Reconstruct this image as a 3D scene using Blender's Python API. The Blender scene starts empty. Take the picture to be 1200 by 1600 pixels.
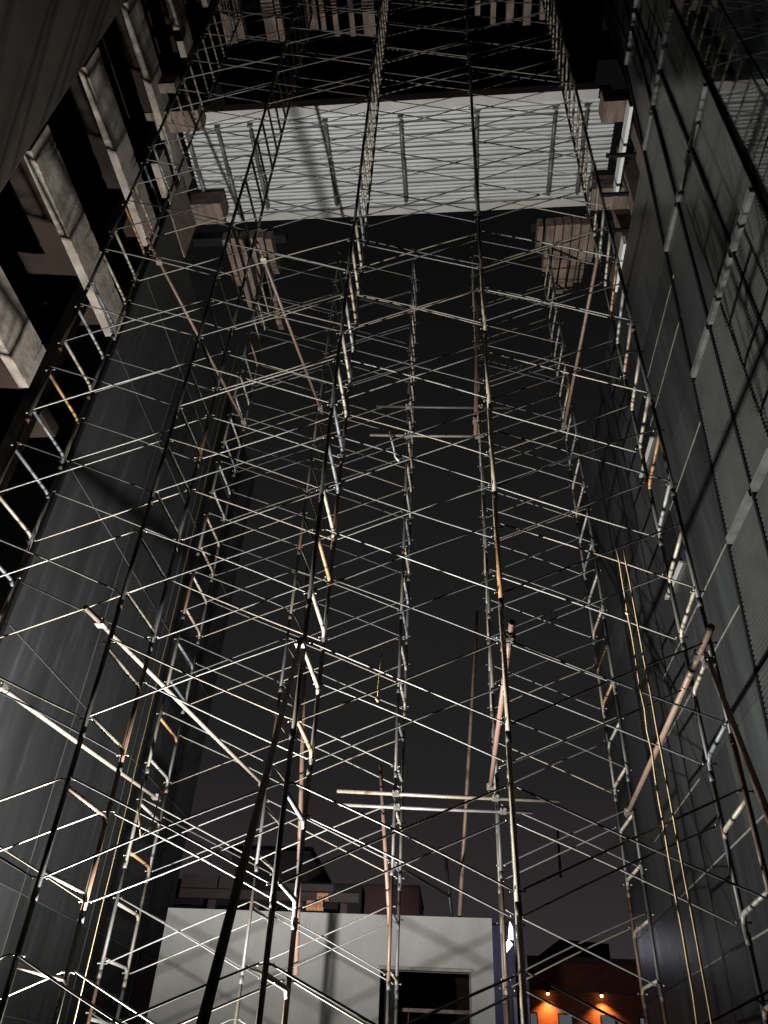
import bpy, math, random
from mathutils import Vector, Matrix
random.seed(7)
sc = bpy.context.scene
EYE = 1.6
# ------------------------------------------------------------------ camera
cd = bpy.data.cameras.new('camera'); cam = bpy.data.objects.new('camera', cd)
sc.collection.objects.link(cam); sc.camera = cam
cd.sensor_fit = 'VERTICAL'; cd.sensor_height = 24.0; cd.lens = 1202/1600*24
cd.clip_end = 2000; cd.clip_start = 0.05
fwd = Vector((-0.08744606, 0.78524816, 0.61297513))
right = Vector((0.9960816, 0.07708759, 0.04334683))
up = -Vector((-0.01321476, 0.61436376, -0.78891225))
cam.matrix_world = Matrix(((right.x, up.x, -fwd.x, 0), (right.y, up.y, -fwd.y, 0), (right.z, up.z, -fwd.z, EYE), (0, 0, 0, 1)))
# ------------------------------------------------------------------ night sky
w = bpy.data.worlds.new('World'); sc.world = w; w.use_nodes = True
nt = w.node_tree; nt.nodes.clear()
tc = nt.nodes.new('ShaderNodeTexCoord'); sx = nt.nodes.new('ShaderNodeSeparateXYZ')
rp = nt.nodes.new('ShaderNodeValToRGB'); bg = nt.nodes.new('ShaderNodeBackground'); wo = nt.nodes.new('ShaderNodeOutputWorld')
nt.links.new(tc.outputs['Generated'], sx.inputs[0]); nt.links.new(sx.outputs['Z'], rp.inputs[0])
nt.links.new(rp.outputs[0], bg.inputs[0]); nt.links.new(bg.outputs[0], wo.inputs[0])
e = rp.color_ramp.elements
e[0].position = 0.0; e[0].color = (.042, .033, .035, 1)
e[1].position = 1.0; e[1].color = (.003, .003, .003, 1)
for p, c in ((.15, (.031, .0255, .0275, 1)), (.32, (.0165, .0155, .0165, 1)), (.6, (.0105, .0105, .0106, 1)), (.83, (.0038, .0038, .004, 1))):
    q = e.new(p); q.color = c
bg.inputs[1].default_value = 1.0
# ------------------------------------------------------------------ exposure
sc.view_settings.view_transform = 'Standard'; sc.view_settings.look = 'None'
sc.view_settings.exposure = 0; sc.view_settings.gamma = 1; sc.view_settings.use_curve_mapping = False
sc.render.engine = 'CYCLES'; sc.cycles.use_denoising = True
sc.cycles.sample_clamp_indirect = 3
sc.cycles.max_bounces = 6
FLOOD = 12800; WALL_FLOOD = 190; FLOOD_POS = (-3.6, 9.1, .55)

# ------------------------------------------------------------------ materials
def N(t, kind, **kw):
    n = t.nodes.new(kind)
    for k, v in kw.items(): setattr(n, k, v)
    return n
def mat(name, base, rough=.6, metal=0., var=.25, scale=3., bump=.0, bscale=20., spec=.5, stretch=(1,1,1), dark=None, rnd=0.):
    m = bpy.data.materials.new(name); m.use_nodes = True; t = m.node_tree; t.nodes.clear()
    o = N(t, 'ShaderNodeOutputMaterial'); b = N(t, 'ShaderNodeBsdfPrincipled'); t.links.new(b.outputs[0], o.inputs[0])
    co = N(t, 'ShaderNodeTexCoord'); mp = N(t, 'ShaderNodeMapping'); mp.inputs['Scale'].default_value = stretch
    t.links.new(co.outputs['Object'], mp.inputs[0])
    no = N(t, 'ShaderNodeTexNoise'); no.inputs['Scale'].default_value = scale; no.inputs['Detail'].default_value = 7
    no.inputs['Roughness'].default_value = .62
    t.links.new(mp.outputs[0], no.inputs['Vector'])
    r = N(t, 'ShaderNodeValToRGB'); r.color_ramp.elements[0].position = .32; r.color_ramp.elements[1].position = .68
    d = dark or [c*(1-var) for c in base]
    r.color_ramp.elements[0].color = (*d, 1); r.color_ramp.elements[1].color = (*[min(1, c*(1+var*.7)) for c in base], 1)
    t.links.new(no.outputs[0], r.inputs[0]); t.links.new(r.outputs[0], b.inputs['Base Color'])
    b.inputs['Roughness'].default_value = rough; b.inputs['Metallic'].default_value = metal
    b.inputs['Specular IOR Level'].default_value = spec
    if bump:
        n2 = N(t, 'ShaderNodeTexNoise'); n2.inputs['Scale'].default_value = bscale; n2.inputs['Detail'].default_value = 6
        t.links.new(mp.outputs[0], n2.inputs['Vector'])
        bp = N(t, 'ShaderNodeBump'); bp.inputs['Strength'].default_value = bump; bp.inputs['Distance'].default_value = .02
        t.links.new(n2.outputs[0], bp.inputs['Height']); t.links.new(bp.outputs[0], b.inputs['Normal'])
    return m
def panel_mat(name, base, rough):
    m = mat(name, base, rough=rough, var=.42, scale=.9, stretch=(1.6, 1.6, .14), spec=.5); t = m.node_tree
    b = [n for n in t.nodes if n.type == 'BSDF_PRINCIPLED'][0]; l = b.inputs['Base Color'].links[0].from_socket
    oi = N(t, 'ShaderNodeObjectInfo'); mr = N(t, 'ShaderNodeMapRange'); mr.inputs['To Min'].default_value = .65; mr.inputs['To Max'].default_value = 1.35
    t.links.new(oi.outputs['Random'], mr.inputs['Value'])
    mx = N(t, 'ShaderNodeVectorMath', operation='SCALE'); t.links.new(l, mx.inputs[0]); t.links.new(mr.outputs[0], mx.inputs['Scale'])
    # dusty vertical streaks and scuffs
    co = N(t, 'ShaderNodeNewGeometry'); mp = N(t, 'ShaderNodeMapping'); mp.inputs['Scale'].default_value = (2.2, 2.2, .25)
    no = N(t, 'ShaderNodeTexNoise'); no.inputs['Scale'].default_value = 1.6; no.inputs['Detail'].default_value = 8; no.inputs['Roughness'].default_value = .7
    t.links.new(co.outputs['Position'], mp.inputs[0]); t.links.new(mp.outputs[0], no.inputs['Vector'])
    rr = N(t, 'ShaderNodeValToRGB'); rr.color_ramp.elements[0].position = .55; rr.color_ramp.elements[0].color = (0, 0, 0, 1)
    rr.color_ramp.elements[1].position = .8; rr.color_ramp.elements[1].color = (.03, .031, .029, 1)
    t.links.new(no.outputs[0], rr.inputs[0])
    ad = N(t, 'ShaderNodeVectorMath', operation='ADD'); t.links.new(mx.outputs[0], ad.inputs[0]); t.links.new(rr.outputs[0], ad.inputs[1])
    t.links.new(ad.outputs[0], b.inputs['Base Color'])
    rg = N(t, 'ShaderNodeMapRange'); rg.inputs['To Min'].default_value = rough-.08; rg.inputs['To Max'].default_value = rough+.22
    t.links.new(no.outputs[0], rg.inputs['Value']); t.links.new(rg.outputs[0], b.inputs['Roughness'])
    return m
def tube_mat(name, cols, rough=.55, metal=.35, rust=.58):
    """weathered scaffold tube: colour differs from piece to piece, with rust and paint patches along it"""
    m = bpy.data.materials.new(name); m.use_nodes = True; t = m.node_tree; t.nodes.clear()
    o = N(t, 'ShaderNodeOutputMaterial'); b = N(t, 'ShaderNodeBsdfPrincipled'); t.links.new(b.outputs[0], o.inputs[0])
    oi = N(t, 'ShaderNodeObjectInfo'); r = N(t, 'ShaderNodeValToRGB'); r.color_ramp.interpolation = 'CONSTANT'
    el = r.color_ramp.elements
    el[0].position = 0; el[0].color = (*cols[0][1], 1); el[1].position = cols[1][0]; el[1].color = (*cols[1][1], 1)
    for p, c in cols[2:]:
        q = el.new(p); q.color = (*c, 1)
    t.links.new(oi.outputs['Random'], r.inputs[0])
    ge = N(t, 'ShaderNodeNewGeometry'); no = N(t, 'ShaderNodeTexNoise'); no.inputs['Scale'].default_value = 2.6; no.inputs['Detail'].default_value = 8
    no.inputs['Roughness'].default_value = .7
    t.links.new(ge.outputs['Position'], no.inputs['Vector'])
    r2 = N(t, 'ShaderNodeValToRGB'); r2.color_ramp.elements[0].position = rust; r2.color_ramp.elements[1].position = rust+.1
    t.links.new(no.outputs[0], r2.inputs[0])
    mx = N(t, 'ShaderNodeMix', data_type='RGBA'); mx.inputs['B'].default_value = (.12, .065, .038, 1)
    t.links.new(r2.outputs[0], mx.inputs['Factor']); t.links.new(r.outputs[0], mx.inputs['A'])
    n3 = N(t, 'ShaderNodeTexNoise'); n3.inputs['Scale'].default_value = 16; n3.inputs['Detail'].default_value = 5
    t.links.new(ge.outputs['Position'], n3.inputs['Vector'])
    m3 = N(t, 'ShaderNodeMix', data_type='RGBA', blend_type='MULTIPLY'); m3.inputs['Factor'].default_value = .55
    t.links.new(mx.outputs['Result'], m3.inputs['A']); t.links.new(n3.outputs[0], m3.inputs['B'])
    t.links.new(m3.outputs['Result'], b.inputs['Base Color'])
    b.inputs['Roughness'].default_value = rough; b.inputs['Metallic'].default_value = metal
    return m
def glow(name, col, s):
    m = bpy.data.materials.new(name); m.use_nodes = True; t = m.node_tree; t.nodes.clear()
    o = N(t, 'ShaderNodeOutputMaterial'); b = N(t, 'ShaderNodeEmission'); b.inputs[0].default_value = (*col, 1); b.inputs[1].default_value = s
    t.links.new(b.outputs[0], o.inputs[0]); return m
GALV = (.26, .26, .25); CREAM = (.30, .27, .20); BLUEGREY = (.17, .20, .24); RUST = (.24, .12, .06); PINK = (.30, .19, .15); ORANGE = (.36, .20, .07)
M = {
 'upright': tube_mat('upright_steel', [(0, (.075,.073,.07)), (.4, (.05, .05, .05)), (.7, (.11,.10,.08)), (.9, (.10, .055, .03))], metal=.1),
 'pale': tube_mat('pale_painted_steel', [(0, (.60, .52, .38)), (.5, (.55, .52, .45)), (.8, (.60, .34, .13))], metal=.05, rust=.62),
 'rung': tube_mat('rung_steel', [(0, (.33, .30, .235)), (.4, (.26, .26, .245)), (.64, (.13, .142, .155)), (.84, (.30, .22, .17)), (.95, (.30, .17, .07))]),
 'brace': tube_mat('brace_steel', [(0, (.25, .25, .235)), (.35, (.15, .15, .15)), (.6, (.27, .245, .19)), (.85, (.09, .09, .09))]),
 'pipe': tube_mat('rusty_pipe_steel', [(0, (.21, .125, .095)), (.5, (.22, .15, .11))], rough=.6, metal=.2),
 'paint': tube_mat('cream_pipe_steel', [(0, (.25, .20, .135)), (.5, (.25, .21, .165))], rough=.6, metal=.1),
 'darkpipe': mat('dark_steel', (.022, .021, .02), rough=.5, metal=.4),
 'clamp': mat('clamp_steel', (.3, .29, .26), rough=.4, metal=.7, scale=30),
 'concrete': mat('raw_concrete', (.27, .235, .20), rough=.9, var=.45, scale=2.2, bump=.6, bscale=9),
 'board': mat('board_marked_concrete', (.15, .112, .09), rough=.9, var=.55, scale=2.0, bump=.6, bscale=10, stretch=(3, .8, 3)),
 'brownwall': mat('brown_concrete', (.05, .038, .030), rough=.9, var=.35, scale=.5, bump=.2, bscale=6),
 'render': mat('grey_render', (.235, .238, .228), rough=.9, var=.22, scale=.9, bump=.3, bscale=14, stretch=(1, 1, .55)),
 'panel': panel_mat('graphite_panel', (.031, .034, .034), .24),
 'panelL': panel_mat('charcoal_panel', (.020, .022, .0228), .48), 'beadL': mat('grey_sealant', (.06, .06, .058), rough=.8),
 'seam': mat('seam_sealant', (.16, .155, .14), rough=.8, scale=6, var=.4),
 'louvre': mat('louvre_metal', (.055, .058, .058), rough=.45, metal=.2, var=.25, scale=1.2),
 'fin': mat('black_fin', (.007, .007, .008), rough=.7, spec=.15),
 'ledge': mat('grey_ledge', (.085, .088, .088), rough=.6, var=.45, scale=3),
 'deck': mat('galvanised_deck', (.47, .485, .485), rough=.5, metal=.15, var=.28, scale=2.5, stretch=(.35, 6, 1)),
 'flange': mat('grey_steel_beam', (.36, .36, .34), rough=.55, metal=.1, var=.12, scale=3),
 'prop': mat('prop_steel', (.10, .10, .10), rough=.5, metal=.2, var=.2),
 'white': mat('white_panel', (.7, .72, .74), rough=.6, var=.05),
 'black': mat('painted_shade_black', (.0045, .004, .0038), rough=.95, var=.4, spec=0),  # near-black colour stands in for shade in unlit spaces
 'void': mat('painted_dim_room', (.028, .021, .017), spec=.05, rough=.95, var=.4, scale=.7),  # colour lowered to imitate dim light inside the rooms
 'ground': mat('ground_concrete', (.12, .115, .11), rough=.95, var=.35, scale=.4, bump=.3),
 'rope': mat('fibre_rope', (.55, .42, .22), rough=.9, scale=40),
 'brick': None, 'plaster': mat('building_plaster', (.17, .145, .145), rough=.9, var=.2, scale=.6),
 'redwall': mat('red_brown_wall', (.10, .055, .058), rough=.9, var=.2, scale=.5),
 'darkb': mat('dark_facade', (.035, .033, .035), rough=.8, var=.3, scale=.4),
 'glass': mat('dark_glass', (.01, .011, .012), rough=.06, var=.2, spec=.8),
 'mirror': mat('tinted_glass', (.012, .014, .014), rough=.035, var=.2, spec=1.0),
 'claybrick': mat('clay_brick', (.34, .15, .06), rough=.9, var=.4, scale=9),
 'lampbody': mat('lamp_housing', (.08, .08, .085), rough=.4, metal=.5),
}
def brick_mat():
    m = bpy.data.materials.new('brick_wall'); m.use_nodes = True; t = m.node_tree; t.nodes.clear()
    o = N(t, 'ShaderNodeOutputMaterial'); b = N(t, 'ShaderNodeBsdfPrincipled'); t.links.new(b.outputs[0], o.inputs[0])
    co = N(t, 'ShaderNodeTexCoord'); mp = N(t, 'ShaderNodeMapping'); mp.inputs['Rotation'].default_value = (math.radians(90), 0, 0)
    t.links.new(co.outputs['Object'], mp.inputs[0])
    br = N(t, 'ShaderNodeTexBrick'); br.inputs['Scale'].default_value = 1.0; br.inputs['Brick Width'].default_value = .26; br.inputs['Row Height'].default_value = .085
    br.inputs['Mortar Size'].default_value = .012
    br.inputs['Color1'].default_value = (.30, .085, .035, 1); br.inputs['Color2'].default_value = (.20, .055, .028, 1); br.inputs['Mortar'].default_value = (.12, .06, .04, 1)
    t.links.new(mp.outputs[0], br.inputs['Vector']); t.links.new(br.outputs[0], b.inputs['Base Color'])
    b.inputs['Roughness'].default_value = .9; return m
M['brick'] = brick_mat()

# ------------------------------------------------------------------ mesh helpers
COL = sc.collection
class MB:
    def __init__(s): s.v = []; s.f = []; s.sm = []
    def box(s, a, b, shear=0.):
        x0, x1 = sorted((a[0], b[0])); y0, y1 = sorted((a[1], b[1])); z0, z1 = sorted((a[2], b[2]))
        i = len(s.v)
        for z in (z0, z1):
            dy = shear*(z-z0)
            s.v += [(x0, y0+dy, z), (x1, y0+dy, z), (x1, y1+dy, z), (x0, y1+dy, z)]
        for q in ((0,3,2,1), (4,5,6,7), (0,1,5,4), (1,2,6,5), (2,3,7,6), (3,0,4,7)):
            s.f.append(tuple(i+k for k in q)); s.sm.append(False)
        return s
    def prism(s, pts, axis, a, b):
        """polygon pts in the two other axes, extruded along axis from a to b"""
        i = len(s.v); n = len(pts)
        for c in (a, b):
            for p in pts:
                if axis == 'x': s.v.append((c, p[0], p[1]))
                elif axis == 'y': s.v.append((p[0], c, p[1]))
                else: s.v.append((p[0], p[1], c))
        s.f.append(tuple(range(i, i+n))); s.f.append(tuple(range(i+2*n-1, i+n-1, -1))); s.sm += [False]*2
        for k in range(n):
            s.f.append((i+k, i+n+k, i+n+(k+1) % n, i+(k+1) % n)); s.sm.append(False)
        return s
    def tube(s, pts, r, n=10, caps=True, radii=None):
        pts = [Vector(p) for p in pts]; i = len(s.v); prev = None
        for k, p in enumerate(pts):
            d = (pts[min(k+1, len(pts)-1)]-pts[max(k-1, 0)]).normalized()
            ref = prev if prev is not None else (Vector((1,0,0)) if abs(d.x) < .9 else Vector((0,0,1)))
            u = (ref-d*ref.dot(d)).normalized(); v = d.cross(u); prev = u
            rr = radii[k] if radii else r
            for a in range(n):
                t = 2*math.pi*a/n; s.v.append(tuple(p+(u*math.cos(t)+v*math.sin(t))*rr))
        for k in range(len(pts)-1):
            for a in range(n):
                s.f.append((i+k*n+a, i+k*n+(a+1) % n, i+(k+1)*n+(a+1) % n, i+(k+1)*n+a)); s.sm.append(True)
        if caps:
            s.f.append(tuple(i+a for a in reversed(range(n)))); s.f.append(tuple(i+(len(pts)-1)*n+a for a in range(n))); s.sm += [False]*2
        return s
    def mesh(s, name, m):
        me = bpy.data.meshes.new(name); me.from_pydata(s.v, [], s.f); me.materials.append(m)
        me.polygons.foreach_set('use_smooth', s.sm); me.update(); return me
    def build(s, name, m, parent=None, loc=(0,0,0)):
        return link(name, s.mesh(name, m), parent, loc)
def link(name, me, parent=None, loc=(0,0,0)):
    o = bpy.data.objects.new(name, me); COL.objects.link(o); o.location = loc
    if parent: o.parent = parent
    return o
def empty(name, loc, label, cat, group=None):
    o = bpy.data.objects.new(name, None); COL.objects.link(o); o.location = loc; o.empty_display_size = .2
    return tag(o, label, cat, group)
def tag(o, label=None, cat=None, group=None, kind=None):
    if label: o['label'] = label
    if cat: o['category'] = cat
    if group: o['group'] = group
    if kind: o['kind'] = kind
    return o
Z = lambda h: h+EYE          # height above the eye -> world z

# ------------------------------------------------------------------ ground
g = MB(); g.v = [(-900,-900,0),(900,-900,0),(900,900,0),(-900,900,0)]; g.f = [(0,1,2,3)]; g.sm = [False]
tag(g.build('ground', M['ground']), kind='structure')

# ------------------------------------------------------------------ left building: raw concrete frame, dark panel wall beyond
XL = -7.0
LB = empty('concrete_building', (XL, 8, 0), 'raw concrete building on the left with stacked spandrel beams and black openings, charcoal panels beyond', 'building')
def lb(mb, name, m, par=None): return mb.build(name, m, par or LB, (-XL, -8, 0) if not par else (0,0,0))
b = MB(); b.prism([(XL-.28, -6), (XL+.04, -6), (XL+.04, 5.9), (XL-.12, 6.05), (XL-.28, 6.0)], 'z', 4.5, 40); bw = lb(b, 'wall', M['brownwall'])
def spandrel(zb, y0, y1, h=.98, seed=0):
    """concrete edge beam with a rough lower arris: bottom at height zb above the eye"""
    rnd = random.Random(seed); mb = MB(); n = 60; rows = []
    for k in range(n+1):
        y = y0+(y1-y0)*k/n; j = lambda s: rnd.uniform(-s, s)
        ch = .008+abs(j(.004))+(.04 if rnd.random() < .035 else 0)
        z0 = Z(zb)+.03*0
        rows.append([(XL-.17, y, z0), (XL-ch, y, z0+j(.006)), (XL, y, z0+ch*.8), (XL, y, z0+h*.5), (XL-ch*.6, y, z0+h), (XL-.17, y, z0+h)])
    i = len(mb.v)
    for r in rows: mb.v += r
    for k in range(n):
        for a in range(6):
            c = (a+1) % 6
            mb.f.append((k*6+a, k*6+c, (k+1)*6+c, (k+1)*6+a)); mb.sm.append(False)
    mb.f.append(tuple(range(6))[::-1]); mb.f.append(tuple(n*6+a for a in range(6))); mb.sm += [False]*2
    return mb
zb0 = 9.25; pitch = 3.27
for k in range(-1, 6):
    y1 = {0: 8.35, 1: 10.05, 2: 10.05, 3: 10.6}.get(k, 8.6)
    if k == -1: continue
    lb(spandrel(zb0+pitch*k, 6.0, y1, .94, seed=k), 'spandrel_beam', M['concrete'])
# columns and the slabs behind the openings
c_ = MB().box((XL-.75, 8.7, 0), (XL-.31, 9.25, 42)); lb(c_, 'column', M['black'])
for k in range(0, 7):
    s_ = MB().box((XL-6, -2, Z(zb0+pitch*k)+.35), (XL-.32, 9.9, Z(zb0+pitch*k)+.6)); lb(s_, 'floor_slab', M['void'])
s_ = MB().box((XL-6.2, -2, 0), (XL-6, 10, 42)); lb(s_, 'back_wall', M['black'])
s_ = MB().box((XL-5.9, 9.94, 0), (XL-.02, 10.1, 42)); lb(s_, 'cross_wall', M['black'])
# charcoal panel wall
ys = [10.15, 11.6, 13.05, 14.5, 15.95, 17.4, 18.85, 20.3]; zs = [0, 2.5, 4.1, 7.4, 10.7, 14.0, 16.6, 19.2]
rq = random.Random(5)
for a in range(7):
    for c in range(7):
        q = rq.choice((0, .004, .008))
        MB().box((-.1, .006, .0), (q, ys[a+1]-ys[a]-.006, zs[c+1]-zs[c]-.014)).build('wall_panel', M['panelL'], LB, (0, ys[a]-8, zs[c]))
for c in range(1, 7): lb(MB().box((XL+.0, 10.2, zs[c]-.012), (XL+.014, 20.2, zs[c]+.0)), 'joint_bead', M['beadL'])
for a in (2, 4, 6): lb(MB().box((XL+.0, ys[a]-.005, .02), (XL+.013, ys[a]+.005, 19.0)), 'joint_bead', M['beadL'])
sm_ = MB().box((XL-.3, 10.12, 0), (XL-.115, 20.3, 19.2)); lb(sm_, 'seam_backing', M['seam'])
end = MB().box((XL-6, 20.32, 0), (XL-.01, 20.6, 19.2)); lb(end, 'end_wall', M['panelL'])
# corbel girders that carry the deck ends
def corbel(y0, y1, x1, z0, h, par, name='corbel_beam'):
    mb = MB().box((XL-.5, y0, Z(z0)), (x1, y1, Z(z0+h)))
    return mb
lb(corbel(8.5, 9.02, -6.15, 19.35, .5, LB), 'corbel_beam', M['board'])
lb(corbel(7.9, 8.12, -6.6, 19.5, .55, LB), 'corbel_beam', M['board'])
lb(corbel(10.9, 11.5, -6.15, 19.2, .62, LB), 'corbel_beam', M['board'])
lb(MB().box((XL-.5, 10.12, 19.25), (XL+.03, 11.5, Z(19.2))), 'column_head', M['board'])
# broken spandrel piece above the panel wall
sp = spandrel(17.9, 9.05, 11.3, .7, seed=40); lb(sp, 'spandrel_beam', M['concrete'])

# ------------------------------------------------------------------ right building: graphite panels, ledges, louvres, glass
XR = 4.3
RB = empty('panel_clad_building', (XR, 12, 0), 'dark panel clad building on the right with ledges, louvre strips and black vertical fins', 'building')
def rb(mb, name, m, par=None): return mb.build(name, m, par or RB, (-XR, -12, 0) if not par else (0,0,0))
SH = -.14
topR = Z(16.8)
def edge(z, y0=8.8, sl=.14): return y0+(topR-z)*sl
lev = [Z(v) for v in (-1.6, .76, 4.0, 7.26, 10.53, 13.68, 16.8)]
rndp = random.Random(3)
pm = MB()
ysr = [12.3, 14.6, 17.0, 19.4, 21.8]
zr = [0, 1.6+2.2-1.4, 1.6+2.2, 1.6+3.48, 1.6+4.85, 1.6+6.22, lev[3], Z(8.45), Z(9.6), lev[4], Z(11.9), Z(12.85), lev[5], Z(15.2), topR]
for c in range(len(zr)-1):
    z0, z1 = zr[c]+.008, zr[c+1]-.008
    ya, yb = edge(z0)+.02, edge(z1)+.02
    x0 = XR
    rb(MB().prism([(ya, z0), (12.29, z0), (12.29, z1), (yb, z1)], 'x', x0, x0+.08), 'wall_panel', M['panel'])
    for a in range(4):
        rb(MB().box((x0+rndp.choice((0, .003)), ysr[a]+.007, z0), (x0+.08, ysr[a+1]-.007, z1)), 'wall_panel', M['panel'])
bk = MB(); bk.prism([(edge(0), 0), (21.78, 0), (21.78, topR), (8.8, topR)], 'x', XR+.09, XR+.3)
rb(bk, 'seam_backing', M['seam'])
# pale sealant beads, a few mm proud, on some horizontal joints
sb = MB()
for z, ya, yb in ((Z(2.2), 10.5, 17), (Z(3.48), 10.3, 16.8), (Z(4.85), 14, 18), (Z(6.22), 9.9, 17.5), (lev[3], 9.85, 15), (Z(9.6), 9.6, 13.5), (Z(11.9), 9.4, 12.6), (Z(12.85), 9.2, 12)):
    rb(MB().box((XR-.006, ya, z-.014), (XR+.02, yb, z+.014)), 'sealant_bead', M['seam'])
# fins
def fin(y_top, sl, z0, z1, wd=.11, pr=.16):
    mb = MB(); yt = y_top+(topR-z1)*sl; yb_ = y_top+(topR-z0)*sl
    mb.prism([(yb_, z0), (yb_+wd, z0), (yt+wd, z1), (yt, z1)], 'x', XR-pr, XR+.05); return mb
for yt, sl in ((8.72, .14), (7.78, .105), (7.08, .0), (5.95, .02)):
    rb(fin(yt, sl, 0, Z(24), .06 if yt > 6 else .025, .045 if yt > 6 else .02), 'fin', M['fin'])
# ledges and panels/louvres storey by storey between the fins
bays = [(lambda z: 8.72+(topR-z)*.14, lambda z: 7.88+(topR-z)*.105), (lambda z: 7.78+(topR-z)*.105, lambda z: 7.18), (lambda z: 7.08, lambda z: 6.0+(topR-z)*.02)]
levs = lev+[Z(19.98), Z(23.2)]
for yo, yi in bays:
    for c in range(len(levs)-1):
        z0, z1 = levs[c], levs[c+1]
        mb = MB()
        if z1 <= lev[4]+.01:
            n = int((z1-z0-.16)/.075)
            for k in range(n):
                z = z0+.02+k*.075
                mb.prism([(yi(z)+.0, z), (yo(z), z), (yo(z), z+.038), (yi(z), z+.038)], 'x', XR-.02, XR+.03)
            mb.prism([(yi(z0), z0), (yo(z0), z0), (yo(z1), z1-.14), (yi(z1), z1-.14)], 'x', XR+.032, XR+.06)
            rb(mb, 'louvre_panel', M['louvre'])
        else:
            mb.prism([(yi(z0), z0+.01), (yo(z0), z0+.01), (yo(z1), z1-.14), (yi(z1), z1-.14)], 'x', XR+.0, XR+.06)
            rb(mb, 'wall_panel', M['panel'])
        lg = MB(); lg.prism([(yi(z1), z1-.13), (yo(z1), z1-.13), (yo(z1), z1-.01), (yi(z1), z1-.01)], 'x', XR-.06, XR+.05)
        rb(lg, 'ledge', M['ledge'])
# glass strip nearest the camera
gm = MB()
for (ya, yb) in ((5.9, 5.0), (4.96, 3.2), (3.16, 1.0)):
    for c in range(len(levs)-1):
        gm.box((XR, yb, levs[c]+.03), (XR+.03, ya, levs[c+1]-.03))
rb(gm, 'glass_panes', M['mirror'])
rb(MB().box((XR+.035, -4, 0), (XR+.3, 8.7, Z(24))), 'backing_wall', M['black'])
# opening in the panels with a pale reveal
for z0, z1 in ((8.35, 9.6), (11.55, 12.8)):
    wf = rb(MB().box((XR-.02, 12.35, Z(z0)), (XR-.002, 13.35, Z(z1))), 'window_frame', M['fin'])
    MB().box((-.026, 12.45-12, Z(z0)+.08), (-.021, 13.25-12, Z(z1)-.08)).build('pane', M['glass'], wf)
    rb(MB().box((XR-.07, 12.3, Z(z0)-.05), (XR-.002, 13.6, Z(z0)-.003)), 'window_sill', M['flange'])
# concrete above the cladding, with the white strip
cw = MB().box((XR+.55, 9.0, topR-.6), (XR+.9, 14.5, Z(20.4))); rb(cw, 'concrete_wall', M['board'])
for y in (9.3, 10.5, 11.7):
    rb(MB().box((XR+.2, y, Z(16.2)), (XR+.53, y+.35, Z(20.4))), 'concrete_column', M['board'])
rb(MB().box((XR-.02, 8.75, Z(18.75)), (XR+.06, 11.0, Z(19.15))), 'white_strip', M['white'])
rb(MB().box((XR-.02, 11.2, Z(16.95)), (XR+.06, 12.6, Z(17.3))), 'white_strip', M['white'])
for y in (9.6, 10.6, 11.6):
    rb(MB().box((XR-.5, y, Z(18.2)), (XR+.5, y+.07, Z(18.3))), 'steel_bracket', M['fin'])
rb(MB().box((3.78, 8.85, Z(19.3)), (XR+.5, 9.35, Z(19.9))), 'corbel_beam', M['board'])
rb(MB().box((3.72, 10.9, Z(19.0)), (XR+.5, 11.5, Z(19.65))), 'corbel_beam', M['board'])
rb(MB().box((3.75, 6.2, Z(19.9)), (4.2, 6.7, Z(26))), 'concrete_column', M['concrete'])

# ------------------------------------------------------------------ galvanised deck bridging the two buildings
DK = empty('steel_deck', (-1.2, 10.3, Z(20)), 'pale corrugated galvanised deck bridging the gap high overhead, propped from below', 'deck')
def dk(mb, name, m): return mb.build(name, m, DK, (1.2, -10.3, -Z(20)))
mb = MB(); y = 9.08; prof = []
zt = Z(20)
while y < 11.55:
    # one sheet: three shallow ribs then a deep joint
    for k in range(3):
        prof += [(y, zt), (y+.045, zt), (y+.056, zt+.05), (y+.086, zt+.05), (y+.10, zt)]; y += .10
    prof += [(y+.004, zt+.09), (y+.024, zt+.09)]; y += .028
prof += [(y, zt)]
i = 0
for x in (-6.9, 4.25): mb.v += [(x, p[0], p[1]) for p in prof]
n = len(prof)
for k in range(n-1): mb.f.append((k, k+1, n+k+1, n+k)); mb.sm.append(False)
dk(mb, 'corrugated_sheet', M['deck'])
dk(MB().box((-6.9, 8.85, zt-.012), (3.75, 9.075, zt+.35)), 'edge_beam', M['flange'])
dk(MB().box((-6.9, y+.01, zt-.012), (4.25, y+.24, zt+.35)), 'edge_beam', M['flange'])
dk(MB().box((-6.9, 9.0, zt+.1), (4.25, 11.9, zt+.22)), 'slab', M['brownwall'])
for x in (-6.75, -5.92, -5.06, -3.1, -1.16, .77, 2.72, 3.5):
    yn = 9.2; pr = MB().tube([(x, yn+.12, zt-.12), (x, 10.4, zt-.10)], .048, 10)
    pr.tube([(x+.01, 10.3, zt-.10), (x+.02, 11.5, zt-.08)], .058, 10)
    pr.box((x-.07, yn-.02, zt-.17), (x+.07, yn+.02, zt-.02)).tube([(x, yn, zt-.12), (x, yn+.16, zt-.12)], .025, 8)
    pr.box((x-.02, 11.5, zt-.14), (x+.06, 11.54, zt-.01))
    dk(pr, 'support_tube', M['prop'])

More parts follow.
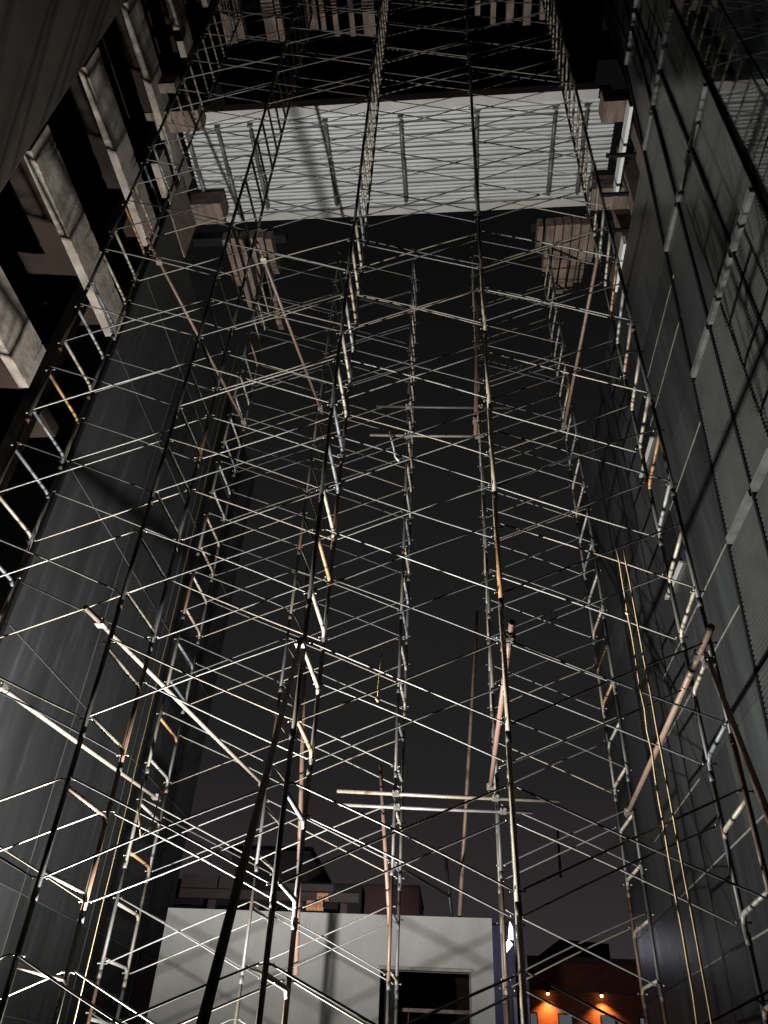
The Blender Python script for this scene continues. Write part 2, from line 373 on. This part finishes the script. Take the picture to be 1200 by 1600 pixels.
# ------------------------------------------------------------------ floor under construction above (joists and a transverse beam)
UF = empty('upper_floor', (-1, 8, Z(23.5)), 'unfinished upper floor of brown board-marked joists crossed by a dark beam at the top of the view', 'floor structure')
def uf(mb, name, m): return mb.build(name, m, UF, (1, -8, -Z(23.5)))
rj = random.Random(11)
for xs, n, st in ((-6.3, 11, .40), (.85, 5, .44)):
    for k in range(n):
        x = xs+k*st+rj.uniform(-.04, .04); wd = rj.choice((.14, .2, .26, .33)); z0 = Z(24.0)+rj.uniform(0, .25)
        if k in (2, 5) and n > 6: continue
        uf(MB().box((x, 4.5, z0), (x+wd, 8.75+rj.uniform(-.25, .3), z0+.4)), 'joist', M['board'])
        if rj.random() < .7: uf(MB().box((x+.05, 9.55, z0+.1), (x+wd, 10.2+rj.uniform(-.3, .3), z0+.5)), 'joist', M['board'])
for xs, st, lens in ((-6.35, .25, (1.6, 2.6, 3.1, 2.2, 3.3, 1.2)), (2.45, .235, (.8, 1.5, 2.1, 2.3, 2.2, 1.9, 1.3))):  # joist lengths shaped to imitate the rounded edge of a light pool
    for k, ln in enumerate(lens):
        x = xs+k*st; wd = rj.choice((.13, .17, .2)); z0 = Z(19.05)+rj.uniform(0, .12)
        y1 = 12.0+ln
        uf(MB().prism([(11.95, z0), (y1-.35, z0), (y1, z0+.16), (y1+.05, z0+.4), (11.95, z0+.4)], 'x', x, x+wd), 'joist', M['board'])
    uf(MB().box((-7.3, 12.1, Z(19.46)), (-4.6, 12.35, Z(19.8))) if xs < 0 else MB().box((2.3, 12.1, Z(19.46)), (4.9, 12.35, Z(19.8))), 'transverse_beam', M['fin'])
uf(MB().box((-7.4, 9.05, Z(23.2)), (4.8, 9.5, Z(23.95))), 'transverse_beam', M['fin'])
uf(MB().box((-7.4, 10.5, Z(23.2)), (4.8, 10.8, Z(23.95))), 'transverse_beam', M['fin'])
uf(MB().box((-7.4, 0, Z(26.5)), (4.8, 13, Z(26.7))), 'blackout_board', M['black'])  # black sheet added overhead to keep the gaps between joists dark

# ------------------------------------------------------------------ scaffold
LIFT = 1.485
def arch_rung(z, d=1.0):
    """horizontal tube from the front to the rear upright with rounded drop at the rear end"""
    pts = [(0, .02, z), (0, d-.12, z)]
    for k in range(1, 6):
        a = k/5*math.radians(62)
        pts.append((0, d-.12+math.sin(a)*.1, z-(1-math.cos(a))*.065))
    pts.append((0, d-.005, z-.065))
    return pts
upright_me = MB().tube([(0, 0, 0), (0, 0, LIFT-.005)], .0265, 12).mesh('upright', M['upright'])
rung_me = [MB().tube(arch_rung(z), .0245, 10).mesh('rung', M['rung']) for z in (.20, .945)]
sleeve_me = MB().tube([(0, 0, LIFT-.05), (0, 0, LIFT+.055)], .0305, 12).mesh('sleeve', M['upright'])
pin_me = [MB().tube([(-.07, 0, z), (-.058, 0, z), (-.056, 0, z), (.056, 0, z), (.058, 0, z), (.07, 0, z)], .007, 6, radii=[.014, .014, .007, .007, .014, .014]).mesh('locking_pin', M['clamp']) for z in (.14, 1.015)]
bar_me = []
for k, bow in enumerate((.0, .006, -.006, .01)):
    pts = [(t, 0, bow*math.sin(math.pi*t)*2) for t in (0, .02, .12, .3, .5, .7, .88, .98, 1)]
    bar_me.append(MB().tube(pts, .011, 8, radii=[.007, .009, .011, .011, .011, .011, .011, .009, .007]).mesh('cross_brace', M['brace']))
rs = random.Random(21)
def bar(p, q, tower, off):
    p = Vector(p); q = Vector(q); d = q-p
    o = link('cross_brace', rs.choice(bar_me), tower)
    rot = d.to_track_quat('X', 'Z').to_matrix().to_4x4()
    o.matrix_local = Matrix.Translation(p-off) @ rot @ Matrix.Diagonal((d.length, 1, 1, 1))
    return o
def tower(xf, xr, y, nl, label, group, base=0., nxt=None, miss=.03, front=None, fl=(0, 0)):
    off = Vector((xf, y, 0))
    T = empty('scaffold_tower', off, label, 'scaffolding', group)
    dx = xr-xf; D = 1.0
    for k in range(nl):
        o = link('frame', None, T); o.location = (rs.uniform(-.006, .006), 0, base+k*LIFT); o.rotation_euler = (0, 0, -math.atan2(dx, D))
        for r in rung_me: link('rung', r, o)
        for yy in (0, 1.0):
            u_ = link('upright', upright_me, o, (0, yy, 0))
            if front and yy == 0 and fl[0] <= k < fl[1]:
                u_.material_slots[0].link = 'OBJECT'; u_.material_slots[0].material = front
            link('sleeve', sleeve_me, o, (0, yy, 0))
            for pm_ in pin_me: link('locking_pin', pm_, o, (0, yy, 0))
    bp = MB()
    for yy, xx in ((0, 0), (1.0, dx)):
        bp.box((xx-.07, yy-.07, 0), (xx+.07, yy+.07, .008)).tube([(xx, yy, .008), (xx, yy, max(base, .02))], .018, 8)
    bp.build('base_plate', M['clamp'], T)
    if nxt:
        for k in range(nl):
            z = base+k*LIFT
            for side, (xa, xb, yy, s) in enumerate(((xf, nxt[0], y, -1), (xr, nxt[1], y+1.0, 1))):
                for up_ in (0, 1):
                    if rs.random() < miss: continue
                    z0, z1 = (z+.14, z+1.015) if up_ else (z+1.015, z+.14)
                    j = rs.uniform(-.02, .02)
                    yo = yy+s*(.035 if up_ else .062)
                    bar((xa+.045, yo, z0+j), (xb-.045, yo, z1+j), T, off)
                    # (each bar hooks over the locking pins of the two frames)
    return T
# near row
X1 = [(-5.82, -5.77), (-3.715, -3.69), (-1.575, -1.56), (.515, .575), (2.585, 2.645)]
lab1 = ['leftmost scaffold tower of the near row, beside the raw concrete spandrel beams',
        'near scaffold tower second from left, tall uprights darkened to silhouettes with bright cream rungs',
        'middle scaffold tower of the near row, black raking pole clamped to it',
        'near scaffold tower right of centre with one long pale and orange upright',
        'rightmost scaffold tower of the near row, beside the dark panel wall']
for k, (xf, xr) in enumerate(X1):
    tower(xf, xr, 7.18, 18, lab1[k], 'scaffold towers of the near row', 0, X1[k+1] if k < 4 else None, front=(M['darkpipe'], M['darkpipe'], None, M['pale'], None)[k], fl=(0, 18) if k < 2 else (0, 8))  # front uprights of the two left towers coloured black to imitate backlit tubes
X2 = [(-5.17, -5.15), (-3.08, -3.0), (-.97, -.92)]
lab2 = ['far left scaffold tower in front of the charcoal panel wall', 'far scaffold tower behind the middle near tower, second from left of the back row',
        'slim far scaffold tower at the centre of the picture, edge of the open gap']
for k, (xf, xr) in enumerate(X2):
    tower(xf, xr, 12.57, 14, lab2[k], 'scaffold towers of the far row', 0, X2[k+1] if k < 2 else None, .05)
X3 = [(.67, .69), (2.76, 2.72)]
lab3 = ['far scaffold tower just right of the open gap, seen behind the pale near upright', 'far right scaffold tower before the end of the panel clad building']
for k, (xf, xr) in enumerate(X3):
    tower(xf, xr, 12.57, 14, lab3[k], 'scaffold towers of the far row', 0, X3[k+1] if k < 1 else None, .05)

# loose pipes that tie the rows together, rakers and hanging poles
def clampmb(mb, p, r=.05):
    p = Vector(p); mb.box(p-Vector((r, r, .035)), p+Vector((r, r, .035)))
    mb.tube([p+Vector((-r*.6, -r*1.7, 0)), p+Vector((-r*.6, r*1.7, 0))], .009, 6); mb.tube([p+Vector((r*.6, -r*1.7, .02)), p+Vector((r*.6, r*1.7, .02))], .009, 6)
def pipe(a, b, r, m, label, name='steel_pipe', group=None, clamps=(), cat='pipe'):
    o = empty(name, a, label, cat, group); A = Vector(a)
    B = Vector(b)-A
    mid = B*.5+Vector((0, 0, -.01))
    MB().tube([(0, 0, 0), mid, B], r, 12).build('tube', m, o)
    for t in clamps:
        mb = MB(); clampmb(mb, B*t, r+.025); mb.build('coupler', M['clamp'], o)
    return o
G = 'tie pipes between the two scaffold rows'
pipe((-3.98, 6.95, Z(4.17)), (-3.12, 12.75, Z(4.14)), .03, M['paint'], 'long cream pipe slanting across the lower left, between the second and middle near towers', 'tie_pipe', G, (.06, .96))
pipe((-5.5, 7.0, Z(3.75)), (-4.85, 12.6, Z(3.87)), .03, M['paint'], 'cream pipe at the lower left edge, in front of the charcoal panels', 'tie_pipe', G, (.2, .97))
pipe((-5.6, 7.8, Z(12.65)), (-4.75, 12.7, Z(12.48)), .03, M['pipe'], 'pinkish pipe high on the left, below the corbel blocks', 'tie_pipe', G, (.1, .96))
pipe((-3.5, 7.9, Z(12.5)), (-3.0, 12.7, Z(12.88)), .03, M['pipe'], 'pinkish pipe in the upper left centre, running down towards the middle tower', 'tie_pipe', G, (.08, .96))
pipe((2.7, 7.9, Z(12.3)), (2.5, 12.7, Z(12.1)), .032, M['pipe'], 'rusty pink pipe high on the right, left of the panel wall', 'tie_pipe', G, (.08, .96))
pipe((.60, 6.95, Z(3.98)), (.56, 12.7, Z(4.15)), .034, M['pipe'], 'short looking pink pipe beside the pale upright right of centre', 'tie_pipe', G, (.06, .96))
pipe((2.52, 6.85, Z(3.87)), (2.68, 12.7, Z(3.81)), .036, M['pipe'], 'pinkish brown pipe at the lower right with an open end', 'tie_pipe', G, (.1, .97))
pipe((.73, 12.42, Z(16.3)), (.55, 12.42, Z(11.8)), .045, M['pipe'], 'thick pink upright pipe above the two short ledger pipes', 'standing_pipe', None, (.9,))
G = 'ledger pipes closing the open gap'
pipe((-1.70, 12.45, Z(12.82)), (1.36, 12.45, Z(12.66)), .03, M['brace'], 'upper grey ledger pipe crossing the open gap at mid height', 'ledger_pipe', G, (.24, .78))
pipe((-1.80, 12.47, Z(11.93)), (.72, 12.47, Z(11.82)), .03, M['paint'], 'striped cream ledger pipe with a white rag tied to it', 'ledger_pipe', G, (.33, .95))
pipe((-1.90, 12.47, Z(4.03)), (1.62, 12.47, Z(3.94)), .03, M['brace'], 'upper of the two long ledger pipes low over the grey wall', 'ledger_pipe', G, (.27, .72))
pipe((-1.84, 12.49, Z(3.82)), (1.2, 12.49, Z(3.76)), .026, M['brace'], 'lower of the two long ledger pipes low over the grey wall', 'ledger_pipe', G, (.3, .85))
G = 'raking poles clamped to the near row'
pipe((-1.6, 7.13, Z(3.88)), (-.55, 1.25, 0.05), .0225, M['darkpipe'], 'thick black raking pole rising to the middle near tower', 'raking_pole', G, (.02,))
pipe((2.50, 7.12, Z(3.72)), (1.55, 3.2, 0.05), .027, M['pipe'], 'brown raking pole at the right edge beneath the open pipe end', 'raking_pole', G, (.03,))
pipe((-1.27, 13.0, Z(4.66)), (-1.02, 13.15, Z(2.2)), .034, M['pipe'], 'banded rusty pole standing left of the slim far tower', 'standing_pole')
pipe((.62, 17.12, Z(10.1)), (.05, 17.12, Z(3.06)), .04, M['pipe'], 'thin leaning pole standing on the grey wall, right of the slim far tower', 'standing_pole', None)
pipe((-3.15, 13.8, Z(9.3)), (-2.52, 13.8, Z(1.6)), .04, M['pipe'], 'long reddish pole standing behind the middle near tower', 'standing_pole')
pipe((-.22, 17.1, Z(4.2)), (-.10, 17.1, Z(3.06)), .035, M['darkpipe'], 'short black stub pole on the grey wall', 'stub_pole')
pipe((-1.0, 13.6, Z(3.2)), (-.14, 17.0, Z(3.45)), .028, M['darkpipe'], 'black brace pole sloping down onto the grey wall', 'brace_pole')
# ropes
def rope(pts, r, label, knots=(), name='rope', m='rope'):
    o = empty(name, pts[0], label, 'rope'); A = Vector(pts[0]); mb = MB(); P = [Vector(p)-A for p in pts]
    mb.tube(P, r, 6); mb.build('strand', M[m], o)
    if knots:
        kb = MB()
        for t in knots:
            q = P[t]; kb.tube([q+Vector((0, 0, .03)), q, q-Vector((0, 0, .03))], .02, 6, radii=[.006, .026, .006])
        kb.build('knot', M[m], o)
    return o
def vline(x, y, z0, z1, dx, n=30, amp=.006, seed=0):
    r = random.Random(seed); return [(x+dx*k/n+r.uniform(-amp, amp), y+r.uniform(-amp, amp), z0+(z1-z0)*k/n) for k in range(n+1)]
rope(vline(1.80, 7.06, Z(4.98), .3, -.02, seed=1), .011, 'left strand of the golden rope pair hanging on the right, with knots low down', (4, 22, 24, 26))
rope(vline(1.87, 7.06, Z(4.95), .3, .03, seed=2, amp=.003), .010, 'right strand of the golden rope pair hanging on the right')
rope(vline(-3.86, 9.0, Z(11), .3, 0, seed=3, amp=.004), .008, 'thin yellowish rope hanging straight before the charcoal panels')
rope([(-1.35, 12.43, Z(11.95)), (-1.30, 12.40, Z(11.7)), (-1.24, 12.42, Z(11.45)), (-1.2, 12.42, Z(11.2)), (-1.12, 12.42, Z(11.08))], .022, 'white rag strip tied to the cream ledger pipe', (0, 4), name='rag_tie', m='white')
rope([(-.74, 7.15, Z(3.77)), (-.745, 7.15, Z(3.6)), (-.76, 7.16, Z(3.35)), (-.755, 7.15, Z(3.22))], .006, 'thin dangling string below a brace at the centre', (3,), name='string')
rope([(-2.95, 7.1, Z(2.38)), (-2.92, 7.1, Z(2.1)), (-2.84, 7.1, Z(1.85)), (-2.76, 7.1, Z(1.95)), (-2.74, 7.1, Z(2.36))], .008, 'loop of cord hanging from braces at the lower left', name='cord_loop')

# ------------------------------------------------------------------ grey rendered wall with a doorway at the end of the gap
YW = 17.0; xa, xb = -5.88, .68; H = Z(3.07)
EW = empty('rendered_wall', (0, YW, 0), 'pale grey rendered end wall with a dark doorway and scaffold shadows on it', 'wall')
mb = MB(); d0, d1, dz = -1.48, .255, Z(2.13)
mb.box((xa, 0, 0), (d0, .22, H)).box((d1, 0, 0), (xb, .22, H)).box((d0, 0, dz), (d1, .22, H))
mb.build('wall', M['render'], EW)
MB().box((xb-.22, .23, 0), (xb, 9, H)).build('side_wall', M['render'], EW)
MB().box((xa+.0, .23, H-.25), (xb-.24, 9, H-.1)).build('roof_slab', M['black'], EW)
mb = MB().box((d0-.01, -.012, dz-.01), (d0+.05, .2, dz+.01)); 
MB().box((d0+.35, .6, dz-.62), (d1, .66, dz-.56)).build('lintel', M['board'], EW)
MB().box((d0-.03, -.02, dz), (d1+.03, .12, dz+.05)).build('door_head', M['seam'], EW)
MB().box((d1-.04, .02, 0), (d1-.002, .14, dz-.002)).build('door_jamb', M['prop'], EW)
MB().box((d0+.02, .3, 0), (d0+.32, .36, dz)).build('door_leaf', M['fin'], EW)
MB().box((d0+.4, .9, 0), (d0+.52, 1.0, dz-.62)).build('door_post', M['redwall'], EW)
mb = MB().box((xa-.02, 4, 0), (xb-.3, 4.1, H-.3)); mb.build('inner_wall', M['void'], EW)
# bricks left on top of the wall
BR = empty('brick_pile', (-3.05, 17.1, H), 'small pile of orange hollow bricks left on top of the grey wall', 'bricks')
bx = 0
for (x, z, wd, hh) in ((0, 0, .20, .13), (.21, 0, .14, .13), (0, .135, .2, .10), (.21, .135, .12, .13), (.2, .27, .24, .11)):
    o = MB().box((x, 0, z), (x+wd, .2, z+hh)).build('brick', M['claybrick'], BR)
    MB().box((x+.02, -.004, z+.02), (x+wd*.45, .0, z+hh*.45)).box((x+wd*.55, -.004, z+.02), (x+wd-.02, .0, z+hh*.45)).build('brick_hole', M['board'], o)

# ------------------------------------------------------------------ distant buildings
def bbox(T, a, b, name, m, par=None): return MB().box(a, b).build(name, m, par or T)
AP = empty('apartment_block', (-10, 45, 0), 'dark apartment block beyond the grey wall at left, pinkish parapet bands and unlit windows', 'building')
bbox(AP, (-5.6, 0, 0), (4.9, 9, Z(9.6)), 'wall', M['darkb'])
bbox(AP, (-2.6, .4, Z(9.6)), (1.8, 8, Z(11.3)), 'penthouse', M['darkb'])
bbox(AP, (-2.9, .1, Z(11.3)), (2.0, 8.2, Z(11.45)), 'roof_slab', M['fin'])
for x0, x1, z0, z1 in ((-5.0, -3.0, 9.1, 9.75), (-5.0, 4.8, 8.6, 9.05), (.6, 3.4, 9.1, 9.45), (-2.9, -2.2, 9.1, 10.4)):
    bbox(AP, (x0, -.35, Z(z0)), (x1, -.01, Z(z1)), 'parapet', M['plaster'])
for x0 in (-5.2, -2.8, -.4, 2.0):
    wdw = bbox(AP, (x0, -.09, Z(6.6)), (x0+1.8, -.02, Z(8.3)), 'window_frame', M['fin'])
    MB().box((x0+.08, -.11, Z(6.68)), (x0+1.72, -.092, Z(8.22))).build('pane', M['glass'], wdw)
    bbox(AP, (x0+1.85, -.3, Z(6.2)), (x0+2.2, -.01, Z(8.55)), 'pillar', M['plaster'])
bbox(AP, (-5.5, -.5, Z(5.9)), (4.9, -.37, Z(6.5)), 'balcony_parapet', M['plaster'])
RW = empty('red_block', (-3.3, 45, 0), 'low reddish brown block between the apartment block and the open sky', 'building')
bbox(RW, (-1.6, 0, 0), (1.3, 6, Z(9.5)), 'wall', M['redwall']); bbox(RW, (-1.65, -.05, Z(9.5)), (1.35, 6, Z(9.6)), 'coping', M['darkb'])
BB = empty('brick_house', (5.5, 40, 0), 'red brick house at the lower right lit by two orange wall lamps', 'building')
bbox(BB, (-3.4, 0, 0), (3.4, 8, Z(5.55)), 'wall', M['brick'])
bbox(BB, (-3.5, -.12, Z(5.55)), (3.5, 8, Z(5.75)), 'parapet', M['redwall'])
bbox(BB, (-3.4, -.1, Z(4.42)), (3.4, -.0, Z(4.47)), 'string_course', M['redwall'])
winm = glow('pane_reflection_glow', (.75, .8, .85), .10)  # even glow stands in for pale reflections on the panes
for x in (-2.4, -.9, .9, 2.5):
    f_ = bbox(BB, (x-.32, -.05, Z(2.2)), (x+.32, -.001, Z(3.62)), 'window_frame', M['fin'])
    MB().box((x-.26, -.062, Z(2.26)), (x+.26, -.051, Z(3.56))).build('pane', winm, f_)
RH = empty('dark_rooftop', (6.9, 52, 0), 'dark hip roofed rooftop room above the brick house', 'building')
bbox(RH, (-1.6, 0, 0), (1.9, 5, Z(7.6)), 'wall', M['darkb'])
mb = MB(); mb.prism([(-2.6, Z(7.2)), (1.9, Z(7.2)), (1.9, Z(8.2)), (-.9, Z(8.35))], 'y', -.3, 5); mb.build('roof', M['darkb'], RH)
PB = empty('pinkish_wall_house', (3.0, 33, 0), 'low pinkish wall behind the right edge of the grey wall', 'building')
bbox(PB, (-1.0, 0, 0), (-.45, 1, Z(3.4)), 'wall', M['plaster'])
# orange wall lamps
def spot(name, loc, col, watts, size, par, aim=(0, 0, -1), rad=.03, blend=.6):
    ld = bpy.data.lights.new(name, 'SPOT'); ld.energy = watts; ld.color = col; ld.spot_size = math.radians(size); ld.spot_blend = blend; ld.shadow_soft_size = rad
    o = bpy.data.objects.new(name, ld); COL.objects.link(o); o.location = loc
    o.rotation_euler = Vector(aim).to_track_quat('-Z', 'Y').to_euler()
    if par: o.parent = par
    return o
warm = glow('warm_bulb', (1, .55, .2), 18)
for x, nm in ((3.9, 'left orange wall lamp on the brick house'), (6.2, 'right orange wall lamp on the brick house')):
    L_ = empty('wall_lamp', (x, 39.8, Z(4.33)), nm, 'lamp', 'orange wall lamps')
    MB().tube([(0, 0, .1), (0, 0, 0)], .07, 10).box((-.03, 0, .02), (.03, .18, .06)).build('lamp_housing', M['lampbody'], L_)
    MB().tube([(0, 0, .0), (0, 0, -.07)], .06, 10, radii=[.06, .05]).build('bulb', warm, L_)
    spot('light', (0, -.12, -.1), (1, .42, .12), 480, 112, L_, aim=(0, .1, -1), rad=.04, blend=1.0)
# white twin led street lamp
SL = empty('street_lamp', (1.80, 31, 0), 'bright white two panel led lamp right of the grey wall', 'lamp')
ledm = glow('led_white', (.85, .88, 1.0), 10)
MB().tube([(.25, .2, 0), (.25, .2, Z(5.1)), (.15, .1, Z(5.35))], .05, 8).build('pole', M['lampbody'], SL)
h1 = MB().box((.05, .02, Z(5.02)), (.24, .08, Z(5.5))).build('lamp_head', M['lampbody'], SL)
MB().prism([(.0, Z(4.98)), (.16, Z(4.93)), (.17, Z(5.3)), (.08, Z(5.5))], 'y', -.04, .0).build('led_panel', ledm, SL)
MB().prism([(-.24, Z(4.55)), (-.16, Z(4.45)), (.14, Z(4.78)), (.0, Z(4.95))], 'y', -.04, .0).build('led_panel', ledm, SL)
MB().box((.26, -.5, Z(4.4)), (.28, .1, Z(5.6))).build('added_light_shield', M['lampbody'], SL)  # added plate that blocks lamp light towards the right building
spot('lamp_rear_spot', (-.05, .25, Z(4.9)), (.75, .78, 1.0), 160, 150, SL, aim=(-.1, 1, -.25), rad=.1, blend=.6)
spot('lamp_rear_spot', (-.3, .3, Z(5.2)), (1, .86, .86), 3000, 70, SL, aim=(-.62, .78, -.0), rad=.1, blend=.8)  # extra spot added to brighten the apartment block, apart from the LED panels
# bluish wall behind that lamp
BH = empty('lamp_wall', (1.9, 34, 0), 'purplish dark wall lit by the white lamp behind the grey wall', 'wall')
bbox(BH, (-.6, 0, 0), (.75, .3, Z(5.9)), 'wall', mat('purple_grey_wall', (.06, .055, .085), rough=.9)); bbox(BH, (-.62, -.02, Z(5.9)), (.77, .34, Z(5.97)), 'coping', M['fin'])
# faint red pole far behind
pipe((7.5, 60, Z(17)), (7.4, 60, Z(13.6)), .09, M['plaster'], 'faint red brown hanging mast in the sky above the brick house', 'mast', cat='mast')

# ------------------------------------------------------------------ assumed out-of-view work floodlights: one aimed up, one at the end wall
FL = empty('assumed_floodlight', (FLOOD_POS[0], FLOOD_POS[1], 0), 'assumed work floodlight on the ground between the left near towers, aimed up', 'lamp')  # unseen lamp, assumed from how the scaffold and deck are lit
MB().tube([(-.2, -.15, 0), (0, 0, .35), (.2, -.15, 0)], .012, 6).tube([(0, .2, 0), (0, 0, .35)], .012, 6).build('stand', M['lampbody'], FL)
MB().box((-.16, -.11, .36), (.16, .11, .44)).build('lamp_housing', M['lampbody'], FL)
MB().box((-.13, -.08, .442), (.13, .08, .45)).build('led_panel', glow('assumed_flood_led', (1, .95, .85), 20), FL)
spot('assumed_flood_light', (0, 0, FLOOD_POS[2]), (1.0, .972, .925), FLOOD, 160, FL, aim=(.10, .08, 1), rad=.07, blend=1.0)
F2 = empty('assumed_floodlight', (-3.27, 12.2, 0), 'small assumed work floodlight, added on the ground behind, turned towards the grey end wall', 'lamp')  # second unseen lamp, assumed and added to light the end wall
MB().tube([(-.15, -.12, 0), (0, 0, .3), (.15, -.12, 0)], .012, 6).build('stand', M['lampbody'], F2)
MB().box((-.14, -.08, .28), (.14, -.02, .48)).build('lamp_housing', M['lampbody'], F2)
MB().box((-.11, -.018, .30), (.11, -.012, .46)).build('led_panel', glow('assumed_flood_led_small', (1, .95, .9), 15), F2)
spot('assumed_flood_light', (0, .02, .38), (1.0, .975, .94), WALL_FLOOD, 165, F2, aim=(.12, 1, .3), rad=.06, blend=.6)
